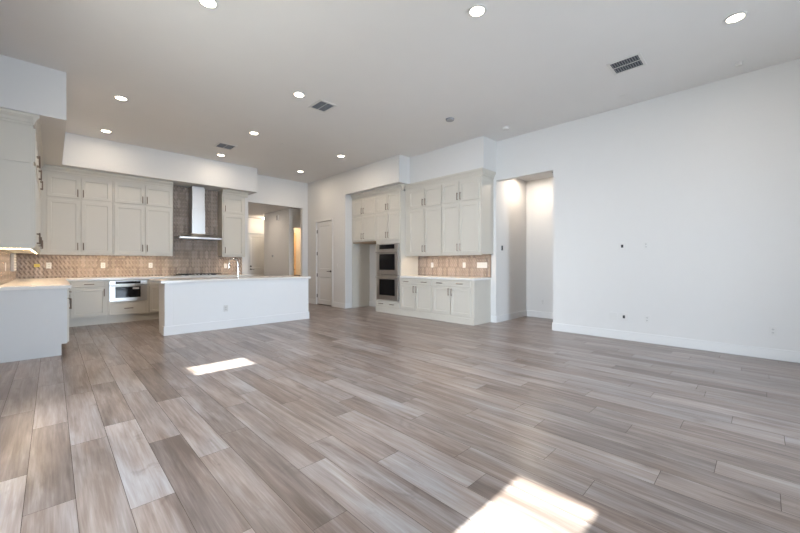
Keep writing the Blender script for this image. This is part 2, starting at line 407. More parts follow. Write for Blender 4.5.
# ------------------------------------------------------------------ doors
def panel_door(n, wdt, hgt, th, loc, rz, mat, knob_x, hinge_x, casing=0.062, deadbolt=False, label=None):
    """local frame: x along the door as seen, y into the wall"""
    root = MB()
    def two(mb):
        z_mid = 0.95
        mb.panel(0, wdt, z_mid - 0.0, hgt, 0, th, rail=0.12, rec=0.012, ch=0.018)
        mb.panel(0, wdt, 0.022, z_mid, 0, th, rail=0.12, rec=0.012, ch=0.018)
    mb = MB(); two(mb)
    d = struct(mb, 'door_%d' % n, mat); d.location = loc; d.rotation_euler = (0, 0, rz)
    if casing:
        c = MB(); c.box(-0.012 - casing, -0.012, -0.034, -0.018 + 0.0, 0, hgt + casing); c.box(wdt + 0.012, wdt + 0.012 + casing, -0.034, -0.018, 0, hgt + casing)
        c.box(-0.012, wdt + 0.012, -0.034, -0.018, hgt + 0.008, hgt + casing)
        c.build('casing', 'trim', d, bevel=0.003)
    l = MB(); s = 1 if knob_x < wdt / 2 else -1
    l.cyl((knob_x, -0.006, 1.0), 0.028, 0.012, 'Y'); l.tube([(knob_x, -0.008, 1.0), (knob_x, -0.05, 1.0), (knob_x + s * 0.02, -0.056, 1.0), (knob_x + s * 0.125, -0.056, 1.0)], 0.009)
    l.build('lever_handle', 'black', d, smooth=True)
    if deadbolt:
        k = MB(); k.cyl((knob_x, -0.012, 1.12), 0.03, 0.024, 'Y'); k.build('deadbolt', 'black', d, smooth=True)
    if hinge_x is not None:
        for z in (0.26, 0.88, 1.52, 2.18):
            h = MB(); h.cyl((hinge_x, -0.008, z), 0.010, 0.10, 'Z', 12); h.box(hinge_x - 0.014, hinge_x + 0.014, -0.006, -0.001, z - 0.05, z + 0.05)
            h.build('hinge', 'black', d)
    return d
# pantry door in the right-hand wall (faces -X): as seen, left = larger Y
panel_door(1, 0.80, 2.455, 0.035, (XD + 0.018, 9.41, 0), -PI / 2, 'door', 0.735, 0.004)
struct(MB().box(XD + 0.03, XD + 0.10, 8.60, 9.42, -0.003, 0.012), 'door_gap_shade', 'black')  # black strip put in for the shade in the gap under the pantry door
panel_door(2, 0.95, 2.42, 0.04, (5.56, 14.318, 0), 0, 'door', 0.11, None, deadbolt=True)
# door leaf standing open inside the warm lit room
panel_door(3, 0.80, 2.41, 0.035, (5.90, 12.58, 0), 0, 'warm_door', 0.72, None, casing=0)

# ------------------------------------------------------------------ cabinetry
def pull(parent, x, z, vertical, L=0.15, y=-0.02):
    m = MB(); r = 0.008; s = 0.03
    if vertical:
        m.tube([(x, y - s, z - L / 2), (x, y - s, z + L / 2)], r, 8)
        for q in (-1, 1): m.tube([(x, y, z + q * (L / 2 - 0.012)), (x, y - s, z + q * (L / 2 - 0.012))], r * 0.9, 8)
    else:
        m.tube([(x - L / 2, y - s, z), (x + L / 2, y - s, z)], r, 8)
        for q in (-1, 1): m.tube([(x + q * (L / 2 - 0.012), y, z), (x + q * (L / 2 - 0.012), y - s, z)], r * 0.9, 8)
    return m.build('handle', 'nickel', parent)

def add_door(root, x0, x1, z0, z1, side, hz, mat='cab', rail=0.058):
    d = MB().panel(x0, x1, z0, z1, -0.02, -0.0005, rail=rail).build('door', mat, root)
    if side: pull(d, x0 + 0.032 if side == 'l' else x1 - 0.032, hz, True)
    return d
def add_drawer(root, x0, x1, z0, z1, hx, mat='cab'):
    d = MB().panel(x0, x1, z0, z1, -0.02, -0.0005, rail=0.022, rec=0.003, ch=0.004).build('drawer', mat, root)
    for h in hx: pull(d, h, (z0 + z1) / 2, False)
    return d
def body(root, w, d, z0, z1, holes=(), toe=None, mat='cab', name='body', extra=()):
    m = MB(); zz = z0
    if toe: m.box(0, w, toe, d, z0, z0 + 0.15); zz = z0 + 0.15
    if holes:
        dep = max(h[4] for h in holes); cur = zz
        for (x0, x1, za, zb, hd) in sorted(holes, key=lambda q: q[2]):
            m.box(0, w, 0, dep, cur, za); m.box(0, x0, 0, dep, za, zb); m.box(x1, w, 0, dep, za, zb); cur = zb
        m.box(0, w, 0, dep, cur, z1)
        if d > dep: m.box(0, w, dep, d, zz, z1)
    else: m.box(0, w, 0, d, zz, z1)
    for e in extra: m.box(*e)
    return m.build(name, mat, root)

ZU0, ZU1 = 1.41, 2.965        # wall cabinets
ZT0, ZT1 = 2.515, 2.935       # small upper doors
ZD0, ZD1 = 1.425, 2.465       # tall doors
HT = 2.62                     # handle height small doors
HD = 1.56
def upper(label, loc, rz, w, d, doors, group, z0=ZU0, extra=()):
    r = thing('wall_cabinet', label, 'cabinet', loc, rz, group)
    body(r, w, d, z0, ZU1, extra=extra)
    MB().box(0, w, 0.0, 0.018, z0 - 0.018, z0 - 0.0005).build('light_rail', 'cab', r)
    for (a, b, side) in doors:
        add_door(r, a, b, ZT0, ZT1, side, HT)
        add_door(r, a, b, z0 + 0.015, ZD1, side, z0 + 0.15)
    return r
YU = 9.60; DU = YB - YU - 0.001
upper('cream wall cabinet in the corner left of the hood, four doors', (-0.168, YU, 0), 0, 1.083, DU, [(0.098, 0.568, 'r'), (0.588, 1.058, 'l')], 'cream cabinets on the kitchen back wall')
upper('cream wall cabinet directly left of the range hood, four doors', (0.92, YU, 0), 0, 1.085, DU, [(0.025, 0.54, 'r'), (0.56, 1.07, 'l')], 'cream cabinets on the kitchen back wall')
upper('narrow cream wall cabinet right of the range hood, single stacked doors', (3.085, YU, 0), 0, 0.57, DU, [(0.03, 0.525, 'l')], 'cream cabinets on the kitchen back wall')
# left wall, facing +X: local x = +Y
XLF = -0.171; DL = XLF - XL - 0.001
names = ['cream wall cabinet on the left wall nearest the room, end panel showing', 'cream wall cabinet in the middle of the left wall run', 'cream wall cabinet on the left wall nearest the kitchen corner']
for i in range(3):
    lu = upper(names[i], (XLF, 6.50 + i * 1.03, 0), PI / 2, 1.028, DL, [(0.02, 0.505, 'r'), (0.523, 1.005, 'l')], 'cream cabinets on the left wall')
    if i == 0:
        for za, zb in ((1.41, 2.482), (2.488, 2.93)): MB().box(-0.008, -0.0005, 0.012, DL, za, zb).build('end_panel', 'cab', lu, bevel=0.0015)
# right wall, facing -X: local x = -Y
XUF = 6.075
upper('cream wall cabinet above the buffet counter beside the oven tower', (XUF, 6.027, 0), -PI / 2, 1.132, XR - XUF - 0.001, [(0.142, 0.617, 'r'), (0.632, 1.117, 'l')], 'cream cabinets above the buffet')
upper('cream wall cabinet above the buffet counter, end by the hall opening', (XUF, 4.893, 0), -PI / 2, 0.985, XR - XUF - 0.001, [(0.015, 0.455, 'r'), (0.47, 0.93, 'l')], 'cream cabinets above the buffet')

def crown(label, loc, rz, L, ends=(0, 0), depth=0.3):
    """crown moulding swept along local x, front at local y = 0; ends = return lengths"""
    prof = [(0.0, 2.965), (-0.012, 2.965), (-0.012, 2.99), (-0.022, 3.0), (-0.03, 3.03), (-0.05, 3.055), (-0.06, 3.07), (-0.06, 3.0995), (0.0, 3.0995)]
    r = MB(); r.prism(prof, -ends[0], L + ends[1])
    o = r.build('crown_molding', 'cab', None, loc=loc, rz=rz)
    tag(o, label, 'molding', 'cream crown moldings on the cabinets')
    if ends[0]: 
        q = MB(); q.prism([(-a, z) for a, z in prof][::-1], 0, depth); 
        c = q.build('return', 'cab', o, loc=(0, 0, 0), rz=PI / 2)
    if ends[1]:
        q = MB(); q.prism(prof, 0, depth)
        q.build('return', 'cab', o, loc=(L, 0, 0), rz=PI / 2)
    # cap to the bulkhead
    MB().box(0, L, 0.0, depth, 2.966, 3.0985).build('top_filler', 'cab', o)
    return o
crown('cream crown molding above the cabinets left of the hood', (-0.168, YU, 0), 0, 2.173, (0, 0.0), DU)
crown('cream crown molding above the narrow cabinet right of the hood', (3.085, YU, 0), 0, 0.57, (0, 0.06), DU)
crown('cream crown molding along the left wall cabinets', (XLF, 6.50, 0), PI / 2, 3.03, (0.06, 0), DL)
crown('cream crown molding above the buffet wall cabinets', (XUF, 6.027, 0), -PI / 2, 2.117, (0, 0.06), XR - XUF - 0.001)

# oven tower, facing -X, front plane
XB = 5.93
tower = thing('oven_cabinet', 'tall cream cabinet housing the double wall oven', 'cabinet', (XB, 6.93, 0), -PI / 2)
OV = (0.055, 0.845, 0.315, 1.715, 0.56)
body(tower, 0.90, XR - XB - 0.001, 0, ZU1, holes=[OV])
for a, b, s in ((0.025, 0.44, 'r'), (0.455, 0.875, 'l')):
    add_door(tower, a, b, ZT0, ZT1, s, HT); add_door(tower, a, b, 1.80, ZD1, s, 1.93)
add_drawer(tower, 0.04, 0.86, 0.155, 0.29, (0.22, 0.62))
MB().box(0, 0.90, -0.022, -0.0005, 0, 0.125).build('toe_board', 'cab', tower)

def wall_oven(label, z0, z1, group, control):
    r = thing('wall_oven', label, 'oven', (XB, 6.93, 0), -PI / 2, group)
    a, b = OV[0] + 0.006, OV[1] - 0.006
    MB().box(a, b, 0.004, 0.52, z0, z1).build('housing', 'black', r)
    zt = z1
    if control:
        zt = z1 - 0.155
        p = MB().box(a, b, -0.03, 0.003, zt + 0.004, z1).build('control_panel', 'steel', r, bevel=0.003)
        MB().box(a + 0.10, b - 0.13, -0.033, -0.0301, zt + 0.025, z1 - 0.022).build('display', 'black_glass', p)
    d = MB()
    zb = z0 + 0.004
    d.box(a, b, -0.04, 0.003, zb, zt)
    dr = d.build('door', 'steel', r, bevel=0.003)
    MB().box(a + 0.11, b - 0.11, -0.043, -0.0401, zb + 0.115, zt - 0.10).build('window', 'black_glass', dr)
    h = MB(); zh = zt - 0.05
    h.tube([(a + 0.03, -0.095, zh), (b - 0.03, -0.095, zh)], 0.016, 12)
    for x in (a + 0.06, b - 0.06): h.tube([(x, -0.04, zh), (x, -0.09, zh)], 0.011, 8)
    h.build('handle', 'steel', dr, smooth=True)
wall_oven('stainless upper wall oven with black display strip', 0.945, 1.71, 'double wall oven', True)
wall_oven('stainless lower wall oven above the drawer', 0.320, 0.935, 'double wall oven', False)

# cabinet above the refrigerator niche
fr = thing('wall_cabinet', 'cream cabinet spanning above the empty refrigerator niche, four doors', 'cabinet', (XB, 7.93, 0), -PI / 2)
body(fr, 0.997, XR - XB - 0.001, 1.80, ZU1)
for a, b, s in ((0.02, 0.47, 'r'), (0.49, 0.965, 'l')):
    add_door(fr, a, b, ZT0, ZT1, s, HT); add_door(fr, a, b, 1.82, ZD1, s, 1.95)
MB().box(0.0, 0.997, 0.01, 0.59, 1.775, 1.7995).build('underside', 'raw_wood', fr)
pn = MB().box(XB - 0.01, 6.534, 7.931, 7.949, 0, 3.083).build('tall_side_panel', 'cab'); tag(pn, 'tall cream panel at the left edge of the refrigerator niche', 'panel')
crown('cream crown molding above the ovens and refrigerator niche', (XB, 7.93, 0), -PI / 2, 1.90, (0, 0.06), 0.08)

# base cabinets
def base_cab(label, loc, rz, w, d, z1, doors, drawers, group, toe=None, holes=(), extra=(), toe_board=False):
    r = thing('base_cabinet', label, 'cabinet', loc, rz, group)
    body(r, w, d, 0, z1, toe=toe, holes=holes, extra=extra)
    for a, b, z0, zz, s, hz in doors: add_door(r, a, b, z0, zz, s, hz)
    for a, b, z0, zz, hx in drawers: add_drawer(r, a, b, z0, zz, hx)
    if toe_board: MB().box(0, w, -0.022, -0.0005, 0, 0.125).build('toe_board', 'cab', r)
    return r
ZB = 0.884
G = 'cream base cabinets under the buffet counter'
base_cab('cream buffet base cabinet next to the oven tower', (XB, 6.029, 0), -PI / 2, 0.984, XR - XB - 0.001, ZB,
         [(0.02, 0.475, 0.16, 0.72, 'r', 0.63), (0.49, 0.965, 0.16, 0.72, 'l', 0.63)], [(0.02, 0.965, 0.745, 0.868, (0.21, 0.76))], G, toe_board=True)
rb = base_cab('cream buffet base cabinet at the hall end, side panel showing', (XB, 5.044, 0), -PI / 2, 1.069, XR - XB - 0.001, ZB,
         [(0.02, 0.49, 0.16, 0.72, 'r', 0.63), (0.505, 0.99, 0.16, 0.72, 'l', 0.63)], [(0.02, 0.99, 0.745, 0.868, (0.22, 0.74))], G, toe_board=True)
YBF = 9.26; DB = YB - YBF - 0.001
G = 'cream base cabinets on the back wall'
base_cab('cream back wall base cabinet left of the microwave drawer', (0.16, YBF, 0), 0, 0.645, DB, ZB, [(0.095, 0.62, 0.175, 0.735, 'r', 0.64)], [(0.095, 0.62, 0.755, 0.868, (0.36,))], G, toe=0.06)
mwc = base_cab('cream base cabinet holding the microwave drawer', (0.806, YBF, 0), 0, 0.675, DB, ZB, [], [(0.015, 0.655, 0.165, 0.425, (0.335,))], G, toe=0.06, holes=[(0.02, 0.65, 0.44, 0.865, 0.5)])
base_cab('cream base cabinet right of the microwave drawer', (1.482, YBF, 0), 0, 0.56, DB, ZB, [(0.015, 0.275, 0.165, 0.735, 'r', 0.64), (0.285, 0.545, 0.165, 0.735, 'l', 0.64)], [(0.015, 0.545, 0.755, 0.868, (0.28,))], G, toe=0.06)
base_cab('cream base cabinet under the cooktop behind the island', (2.043, YBF, 0), 0, 1.04, DB, ZB, [(0.015, 0.51, 0.165, 0.868, 'r', 0.76), (0.53, 1.025, 0.165, 0.868, 'l', 0.76)], [], G, toe=0.06)
base_cab('cream base cabinet at the right end of the back wall counter', (3.084, YBF, 0), 0, 0.60, DB, ZB, [(0.015, 0.585, 0.165, 0.735, 'l', 0.64)], [(0.015, 0.585, 0.755, 0.868, (0.3,))], G, toe=0.06)
# microwave drawer
mw = thing('microwave_drawer', 'stainless microwave drawer built in under the back counter', 'microwave', (0.806, YBF, 0), 0)
MB().box(0.024, 0.646, 0.004, 0.48, 0.444, 0.861).build('housing', 'black', mw)
f = MB().box(0.022, 0.648, -0.028, 0.003, 0.442, 0.78).build('drawer_front', 'steel', mw, bevel=0.002)
MB().box(0.115, 0.535, -0.031, -0.0281, 0.515, 0.74).build('window', 'black_glass', f)
MB().box(0.40, 0.51, -0.0325, -0.0311, 0.685, 0.72).build('energy_sticker', 'plate', f)
p = MB().box(0.022, 0.648, -0.026, 0.003, 0.784, 0.863).build('control_panel', 'steel', mw, bevel=0.002)
MB().box(0.115, 0.535, -0.029, -0.0261, 0.80, 0.852).build('display', 'black_glass', p)
h = MB(); h.tube([(0.05, -0.075, 0.765), (0.62, -0.075, 0.765)], 0.011, 10)
for x in (0.08, 0.59): h.tube([(x, -0.028, 0.765), (x, -0.072, 0.765)], 0.008, 8)
h.build('handle', 'steel', f, smooth=True)

# left base run (peninsula end): facing +X
XLB = 0.145; G = 'cream base cabinets on the left wall'
for i, (y0, ln, lab) in enumerate([(6.53, 0.90, 'base cabinet on the left nearest the room with tall white end panel'), (7.432, 0.90, 'middle base cabinet of the left wall run'), (8.334, 0.90, 'left wall base cabinet nearest the kitchen corner')]):
    r = base_cab(lab, (XLB, y0, 0), PI / 2, ln, XLB - XL - 0.001, ZB, [(0.02, 0.445, 0.165, 0.735, 'r', 0.64), (0.46, 0.885, 0.165, 0.735, 'l', 0.64)], [(0.02, 0.885, 0.755, 0.868, (0.45,))], G, toe=0.055)
    if i == 0:
        e = MB(); pr_ = [(0.0, ZB), (0.0, 0.15), (0.055, 0.15), (0.055, 0.0), (XLB - XL - 0.002, 0.0), (XLB - XL - 0.002, ZB)]
        e.prism(pr_, -0.018, -0.0005); e.build('end_panel', 'end_panel', r)
MB().box(XL + 0.001, 0.158, 9.236, YB - 0.001, 0.0, ZB - 0.001)
cb = MB().box(XL + 0.002, 0.144, 9.237, YB - 0.002, 0.0, ZB); cb = cb.build('corner_cabinet', 'cab'); tag(cb, 'blind corner base cabinet where the left and back runs meet', 'cabinet')

# counters
ct = MB(); ct.box(XL + 0.001, 0.185, 6.48, 9.225, ZB + 0.001, 0.93)
ct.box(XL + 0.001, 3.72, 9.225, YB - 0.012, ZB + 0.001, 0.93)
tag(ct.build('countertop', 'quartz', bevel=0.003), 'white quartz L shaped countertop along the left and back walls', 'countertop')
tag(MB().box(5.895, XR - 0.012, 3.955, 6.028, ZB + 0.001, 0.93).build('countertop', 'quartz', bevel=0.003), 'white quartz countertop of the buffet right of the ovens', 'countertop')

# backsplashes
def splash(label, axis, c0, c1, a0, a1, rects, face):
    bm = bmesh.new(); uvl = bm.loops.layers.uv.new('UVMap')
    for (p, q, z0, z1) in rects:
        m = MB()
        if axis == 'X': m.box(p, q, c0, c1, z0, z1)
        else: m.box(c0, c1, p, q, z0, z1)
        me = bpy.data.meshes.new('t'); m.bm.to_mesh(me); bm.from_mesh(me); m.bm.free(); bpy.data.meshes.remove(me)
    bmesh.ops.recalc_face_normals(bm, faces=bm.faces)
    for f in bm.faces:
        for lp in f.loops:
            co = lp.vert.co; lp[uvl].uv = ((co.x if axis == 'X' else co.y), co.z - 0.93)
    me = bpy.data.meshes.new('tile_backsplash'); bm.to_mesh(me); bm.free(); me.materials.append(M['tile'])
    o = bpy.data.objects.new('tile_backsplash', me); COL.objects.link(o); tag(o, label, 'backsplash')
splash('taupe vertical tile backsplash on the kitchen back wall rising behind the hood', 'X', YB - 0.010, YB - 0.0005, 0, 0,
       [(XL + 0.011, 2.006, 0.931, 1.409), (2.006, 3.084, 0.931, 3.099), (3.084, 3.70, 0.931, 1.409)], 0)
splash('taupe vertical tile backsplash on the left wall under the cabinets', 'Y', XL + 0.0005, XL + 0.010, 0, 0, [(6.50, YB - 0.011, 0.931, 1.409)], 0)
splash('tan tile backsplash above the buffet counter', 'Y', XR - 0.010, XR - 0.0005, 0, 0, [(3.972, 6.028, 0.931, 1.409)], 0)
tag(MB().box(XR - 0.014, XR - 0.0005, 3.962, 3.9715, 0.931, 1.409).build('edge_trim', 'nickel'), 'dark metal strip at the hall end of the buffet tile', 'trim')

# ------------------------------------------------------------------ range hood and cooktop
hd = thing('range_hood', 'stainless steel chimney range hood above the cooktop', 'hood', (2.56, YB - 0.011, 0), 0)
c = MB(); zb, zt = 1.815, 1.85
hw = 0.455; dp = 0.50
c.box(-hw, hw, -dp, 0, zb, zt)
lo = [(-hw + 0.01, -dp + 0.01), (hw - 0.01, -dp + 0.01), (hw - 0.01, -0.001), (-hw + 0.01, -0.001)]
hi = [(-0.16, -0.30), (0.16, -0.30), (0.16, -0.001), (-0.16, -0.001)]
A = [c.bm.verts.new((x, y, zt + 0.0005)) for x, y in lo]; B = [c.bm.verts.new((x, y, zt + 0.10)) for x, y in hi]
for k in range(4): c.bm.faces.new((A[k], A[(k + 1) % 4], B[(k + 1) % 4], B[k]))
c.bm.faces.new(A); c.bm.faces.new(B)
cp = c.build('canopy', 'steel', hd)
MB().box(-0.40, -0.01, -0.45, -0.06, zb - 0.008, zb - 0.0005).build('grease_filter', 'grey', cp)
MB().box(0.01, 0.40, -0.45, -0.06, zb - 0.008, zb - 0.0005).build('grease_filter', 'grey', cp)
MB().box(-0.145, 0.145, -0.285, -0.001, zt + 0.1015, 2.55).build('lower_chimney', 'steel', hd, bevel=0.003)
MB().box(-0.138, 0.138, -0.278, -0.001, 2.551, 3.098).build('upper_chimney', 'steel', hd, bevel=0.003)
for i in range(3): MB().cyl((-0.05 + 0.05 * i, -dp - 0.002, zb + 0.018), 0.006, 0.004, 'Y', 10).build('button', 'black', cp)

ck = thing('cooktop', 'black gas cooktop with grates on the back counter', 'cooktop', (2.57, 9.585, 0.9305), 0)
MB().box(-0.455, 0.455, -0.26, 0.26, 0, 0.012).build('pan', 'steel', ck, bevel=0.003)
for gx_ in (-0.30, 0.0, 0.30):
    q = MB()
    for y in (-0.17, -0.06, 0.06, 0.17, 0.245): q.box(gx_ - 0.145, gx_ + 0.145, y - 0.006, y + 0.006, 0.030, 0.044)
    for x in (-0.139, 0.0, 0.139): q.box(gx_ + x - 0.006, gx_ + x + 0.006, -0.176, 0.251, 0.030, 0.044)
    for x in (-0.139, 0.139):
        for y in (-0.17, 0.245): q.box(gx_ + x - 0.006, gx_ + x + 0.006, y - 0.006, y + 0.006, 0.0125, 0.030)
    q.build('grate', 'iron', ck)
for x, y, r in ((-0.30, -0.08, 0.04), (-0.30, 0.12, 0.05), (0, 0.03, 0.06), (0.30, -0.08, 0.05), (0.30, 0.12, 0.04)):
    MB().cyl((x, y, 0.020), r, 0.014).build('burner', 'black', ck)
for i in range(5): MB().cyl((-0.16 + 0.08 * i, -0.225, 0.0245), 0.017, 0.024).build('knob', 'steel', ck, smooth=True)

# ------------------------------------------------------------------ island
isl = thing('kitchen_island', 'long white kitchen island with overhanging quartz top', 'island', (1.355, 7.05, 0), 0)
MB().box(0.13, 2.705, 0.0, 0.95, 0, ZB).build('body', 'white_panel', isl)
MB().box(0.0, 0.1295, 0.0, 0.44, 0.0, ZB).build('end_column', 'white_panel', isl)
bb = MB(); bb.box(-0.016, 2.721, -0.016, -0.0005, 0, 0.155); bb.box(-0.016, -0.0005, -0.0005, 0.16, 0, 0.155); bb.box(2.7055, 2.721, -0.0005, 0.95, 0, 0.155)
bb.build('baseboard', 'white_panel', isl, bevel=0.004)
MB().box(-0.06, 2.735, -0.05, 1.02, ZB + 0.001, 0.93).build('countertop', 'quartz', isl, bevel=0.003)
for i in range(4):
    dd = MB().panel(0.16 + i * 0.63, 0.76 + i * 0.63, 0.13, 0.86, -0.02, -0.0005).build('door', 'cab', isl, loc=(2.85, 0.951, 0), rz=PI)
    pull(dd, 0.20 + i * 0.63, 0.76, True)
# sink basin rim and faucet
sk = thing('sink', 'undermount sink in the island top behind the faucet', 'sink', (2.55, 7.66, 0.9305), 0)
q = MB(); q.box(-0.38, 0.38, -0.20, -0.19, 0, 0.002); q.box(-0.38, 0.38, 0.19, 0.20, 0, 0.002); q.box(-0.38, -0.37, -0.19, 0.19, 0, 0.002); q.box(0.37, 0.38, -0.19, 0.19, 0, 0.002)
q.build('rim', 'steel', sk); MB().box(-0.37, 0.37, -0.19, 0.19, 0.0, 0.001).build('basin', 'grey', sk)
fc = thing('faucet', 'chrome gooseneck faucet standing on the island', 'faucet', (2.62, 7.25, 0.9305), math.radians(52))
MB().cyl((0, 0, 0.006), 0.028, 0.012, 'Z', 24).cyl((0, 0, 0.10), 0.019, 0.18, 'Z', 20).build('base', 'chrome', fc, smooth=True)
pts = [(0, 0, 0.19), (0, 0, 0.29)] + [(0, 0.085 - 0.085 * math.cos(a), 0.29 + 0.095 * math.sin(a)) for a in [PI * k / 10 for k in range(1, 11)]]
MB().tube(pts, 0.0115, 14).build('spout', 'chrome', fc, smooth=True)
MB().tube([(0, 0.17, 0.288), (0, 0.172, 0.25), (0, 0.172, 0.20)], [0.0125, 0.016, 0.017], 14).build('spray_head', 'chrome', fc, smooth=True)
MB().tube([(-0.018, 0, 0.10), (-0.04, 0, 0.10), (-0.11, 0.0, 0.108)], [0.012, 0.008, 0.006], 10).build('lever', 'chrome', fc, smooth=True)

# ------------------------------------------------------------------ wall plates
def plate(kind, label, loc, rz, w=0.075, h=0.118, gang=1, group=None):
    """front faces local -y"""
    cats = {'outlet': ('wall_outlet', 'outlet'), 'switch': ('light_switch', 'switch'), 'blank': ('blank_wall_plate', 'wall plate'), 'lowvolt': ('cable_wall_plate', 'wall plate')}
    nm, ct_ = cats[kind]
    r = thing(nm, label, ct_, loc, rz, group)
    MB().box(-w / 2, w / 2, -0.006, -0.0005, -h / 2, h / 2).build('cover_plate', 'plate', r, bevel=0.0015)
    if kind == 'outlet':
        for z in (-0.021, 0.021):
            s = MB().box(-0.017, 0.017, -0.009, -0.0062, z - 0.015, z + 0.015).build('receptacle', 'plate', r)
            MB().box(-0.008, -0.005, -0.0095, -0.0091, z - 0.006, z + 0.008).box(0.005, 0.008, -0.0095, -0.0091, z - 0.006, z + 0.008).box(-0.002, 0.002, -0.0095, -0.0091, z - 0.012, z - 0.009).build('slots', 'dark', s)
    elif kind == 'switch':
        for k in range(gang):
            x = (k - (gang - 1) / 2) * 0.046
            MB().box(x - 0.016, x + 0.016, -0.010, -0.0062, -0.033, 0.033).build('rocker', 'plate', r, bevel=0.001)
    elif kind == 'lowvolt':
        MB().box(-0.02, 0.012, -0.0066, -0.0061, -0.026, 0.022).build('opening', 'dark', r)
    return r
RW = -PI / 2
plate('lowvolt', 'high wall plate with dark cable opening on the right wall', (XR, 1.579, 1.498), RW, 0.12, 0.118)
plate('outlet', 'high white outlet on the right wall beside the cable plate', (XR, 1.264, 1.495), RW)
plate('blank', 'low blank plate on the right wall, leftmost of the low plates', (XR, 1.712, 0.363), RW, 0.118, 0.118)
lp = plate('lowvolt', 'low plate with dark jack above the right baseboard', (XR, 1.555, 0.368), RW, 0.118, 0.118)
plate('outlet', 'low white outlet directly below the high outlet', (XR, 1.248, 0.365), RW)
plate('outlet', 'low outlet on the right wall nearest the right picture edge', (XR, -0.085, 0.36), RW, 0.075, 0.118)
plate('outlet', 'low outlet on the alcove back wall', (7.877, 3.46, 0.357), RW)
plate('switch', 'light switch beside the pantry door lever', (XD, 8.37, 1.17), RW, 0.12, 0.118, 2)
YT = YB - 0.0105
plate('outlet', 'outlet on the back tile nearest the left corner', (-0.045, YT, 1.18), 0)
plate('outlet', 'outlet on the back tile above the base cabinet left of the microwave', (0.784, YT, 1.18), 0)
plate('outlet', 'outlet on the back tile above and right of the microwave', (1.632, YT, 1.18), 0)
plate('outlet', 'outlet on the back tile right of the cooktop', (3.276, YT, 1.16), 0)
XT = XR - 0.0105
plate('outlet', 'outlet on the buffet tile nearest the ovens', (XT, 5.56, 1.185), RW)
plate('outlet', 'outlet in the middle of the buffet tile', (XT, 4.634, 1.185), RW)
plate('switch', 'wide switch plate at the hall end of the buffet tile', (XT, 4.175, 1.185), RW, 0.25, 0.118, 4)
plate('outlet', 'outlet on the white front of the island', (2.33, 7.05, 0.38), 0)
plate('outlet', 'outlet on the left tile near the picture edge', (XL + 0.0105, 7.60, 1.17), PI / 2)
plate('outlet', 'narrow outlet on the left tile near the corner', (XL + 0.0105, 9.66, 1.17), PI / 2)
sp = thing('grey_strip', 'grey vertical ribbed strip on the left tile under the cabinets', 'strip', (XL + 0.0105, 8.75, 1.24), PI / 2)  # grey box with pale ribs on the left tile
MB().box(-0.26, 0.20, -0.04, -0.0005, -0.15, 0.155).build('casing', 'grey', sp, bevel=0.004)
for i in range(6): MB().box(-0.25, 0.19, -0.044, -0.0405, -0.13 + i * 0.045, -0.115 + i * 0.045).build('rib', 'plate', sp)
tag(MB().box(-0.25, -0.17, YT - 0.001, YT, 1.15, 1.21).build('yellow_mark', 'yellow'), 'small yellow mark on the back tile near the corner', 'tape')  # small flat yellow patch on the tile

def thermostat(label, loc, rz):
    r = thing('thermostat', label, 'thermostat', loc, rz)
    MB().box(-0.05, 0.05, -0.006, -0.0005, -0.05, 0.05).build('wall_plate', 'plate', r, bevel=0.002)
    MB().cyl((0, -0.018, 0), 0.04, 0.022, 'Y', 28).build('dial', 'grey', r, smooth=True)
thermostat('round thermostat on the hall wall behind the island', (5.58, 12.117, 1.493), RW)
th = thing('control_panel', 'small dark keypad on the alcove side wall', 'keypad', (6.756, 3.851, 1.546), 0)
MB().box(-0.04, 0.04, -0.014, -0.0005, -0.06, 0.06).build('frame', 'plate', th, bevel=0.002)
MB().box(-0.03, 0.03, -0.017, -0.0145, -0.05, 0.05).build('screen', 'dark', th)
ch = thing('door_chime', 'white chime box high on the hall wall', 'chime', (5.58, 11.73, 2.80), RW)
MB().box(-0.07, 0.07, -0.04, -0.0005, -0.10, 0.10).build('box', 'plate', ch, bevel=0.004)
MB().box(-0.055, 0.055, -0.043, -0.0405, -0.08, 0.08).build('grille', 'grey', ch)

# low cabinet with dark top in the lit room
lc = thing('vanity_cabinet', 'low cabinet with dark top in the warm lit room', 'cabinet', (5.80, 11.95, 0), 0)
MB().box(0, 0.9, 0.0, 0.40, 0, 0.74).build('body', 'warm_door', lc)
MB().box(-0.02, 0.92, -0.02, 0.41, 0.741, 0.785).build('top', 'dark', lc)

# ------------------------------------------------------------------ ceiling fixtures
def can(label, x, y, z=ZC, power=13, r=0.069, group='recessed ceiling lights'):
    t = thing('recessed_light', label, 'ceiling light', (x, y, z), 0, group)
    MB().ring((0, 0), r + 0.022, r, -0.008, -0.0005).build('trim_ring', 'plate', t, smooth=True)
    MB().cyl((0, 0, -0.0030), r - 0.0005, 0.004, 'Z', 32).build('diffuser', 'lamp', t)
    d = bpy.data.lights.new('bulb', 'AREA'); d.shape = 'DISK'; d.size = 2 * r; d.energy = power; d.color = (1.0, 0.84, 0.69)
    o = bpy.data.objects.new('bulb', d); COL.objects.link(o); o.location = (0, 0, -0.012); o.parent = t
cans = [(1.07, 3.73, 'recessed ceiling light cut by the top edge, left of centre', 4), (3.02, 1.99, 'recessed ceiling light at top centre of the room', 5),
        (4.99, 0.20, 'recessed ceiling light nearest the right wall', 5), (2.62, 4.82, 'recessed ceiling light beside the square vent in mid ceiling', 5),
        (0.748, 6.81, 'recessed ceiling light in front of the left bulkhead', 7), (0.73, 8.70, 'recessed ceiling light closest to the left kitchen bulkhead corner', 4),
        (2.774, 6.845, 'recessed ceiling light above the front of the island', 7), (2.789, 8.76, 'recessed ceiling light in front of the range hood', 4),
        (4.814, 6.885, 'recessed ceiling light in front of the refrigerator niche', 7), (4.833, 8.81, 'recessed ceiling light near the rear hall opening', 7)]
for x, y, lab, pw in cans: can(lab, x, y, power=pw)
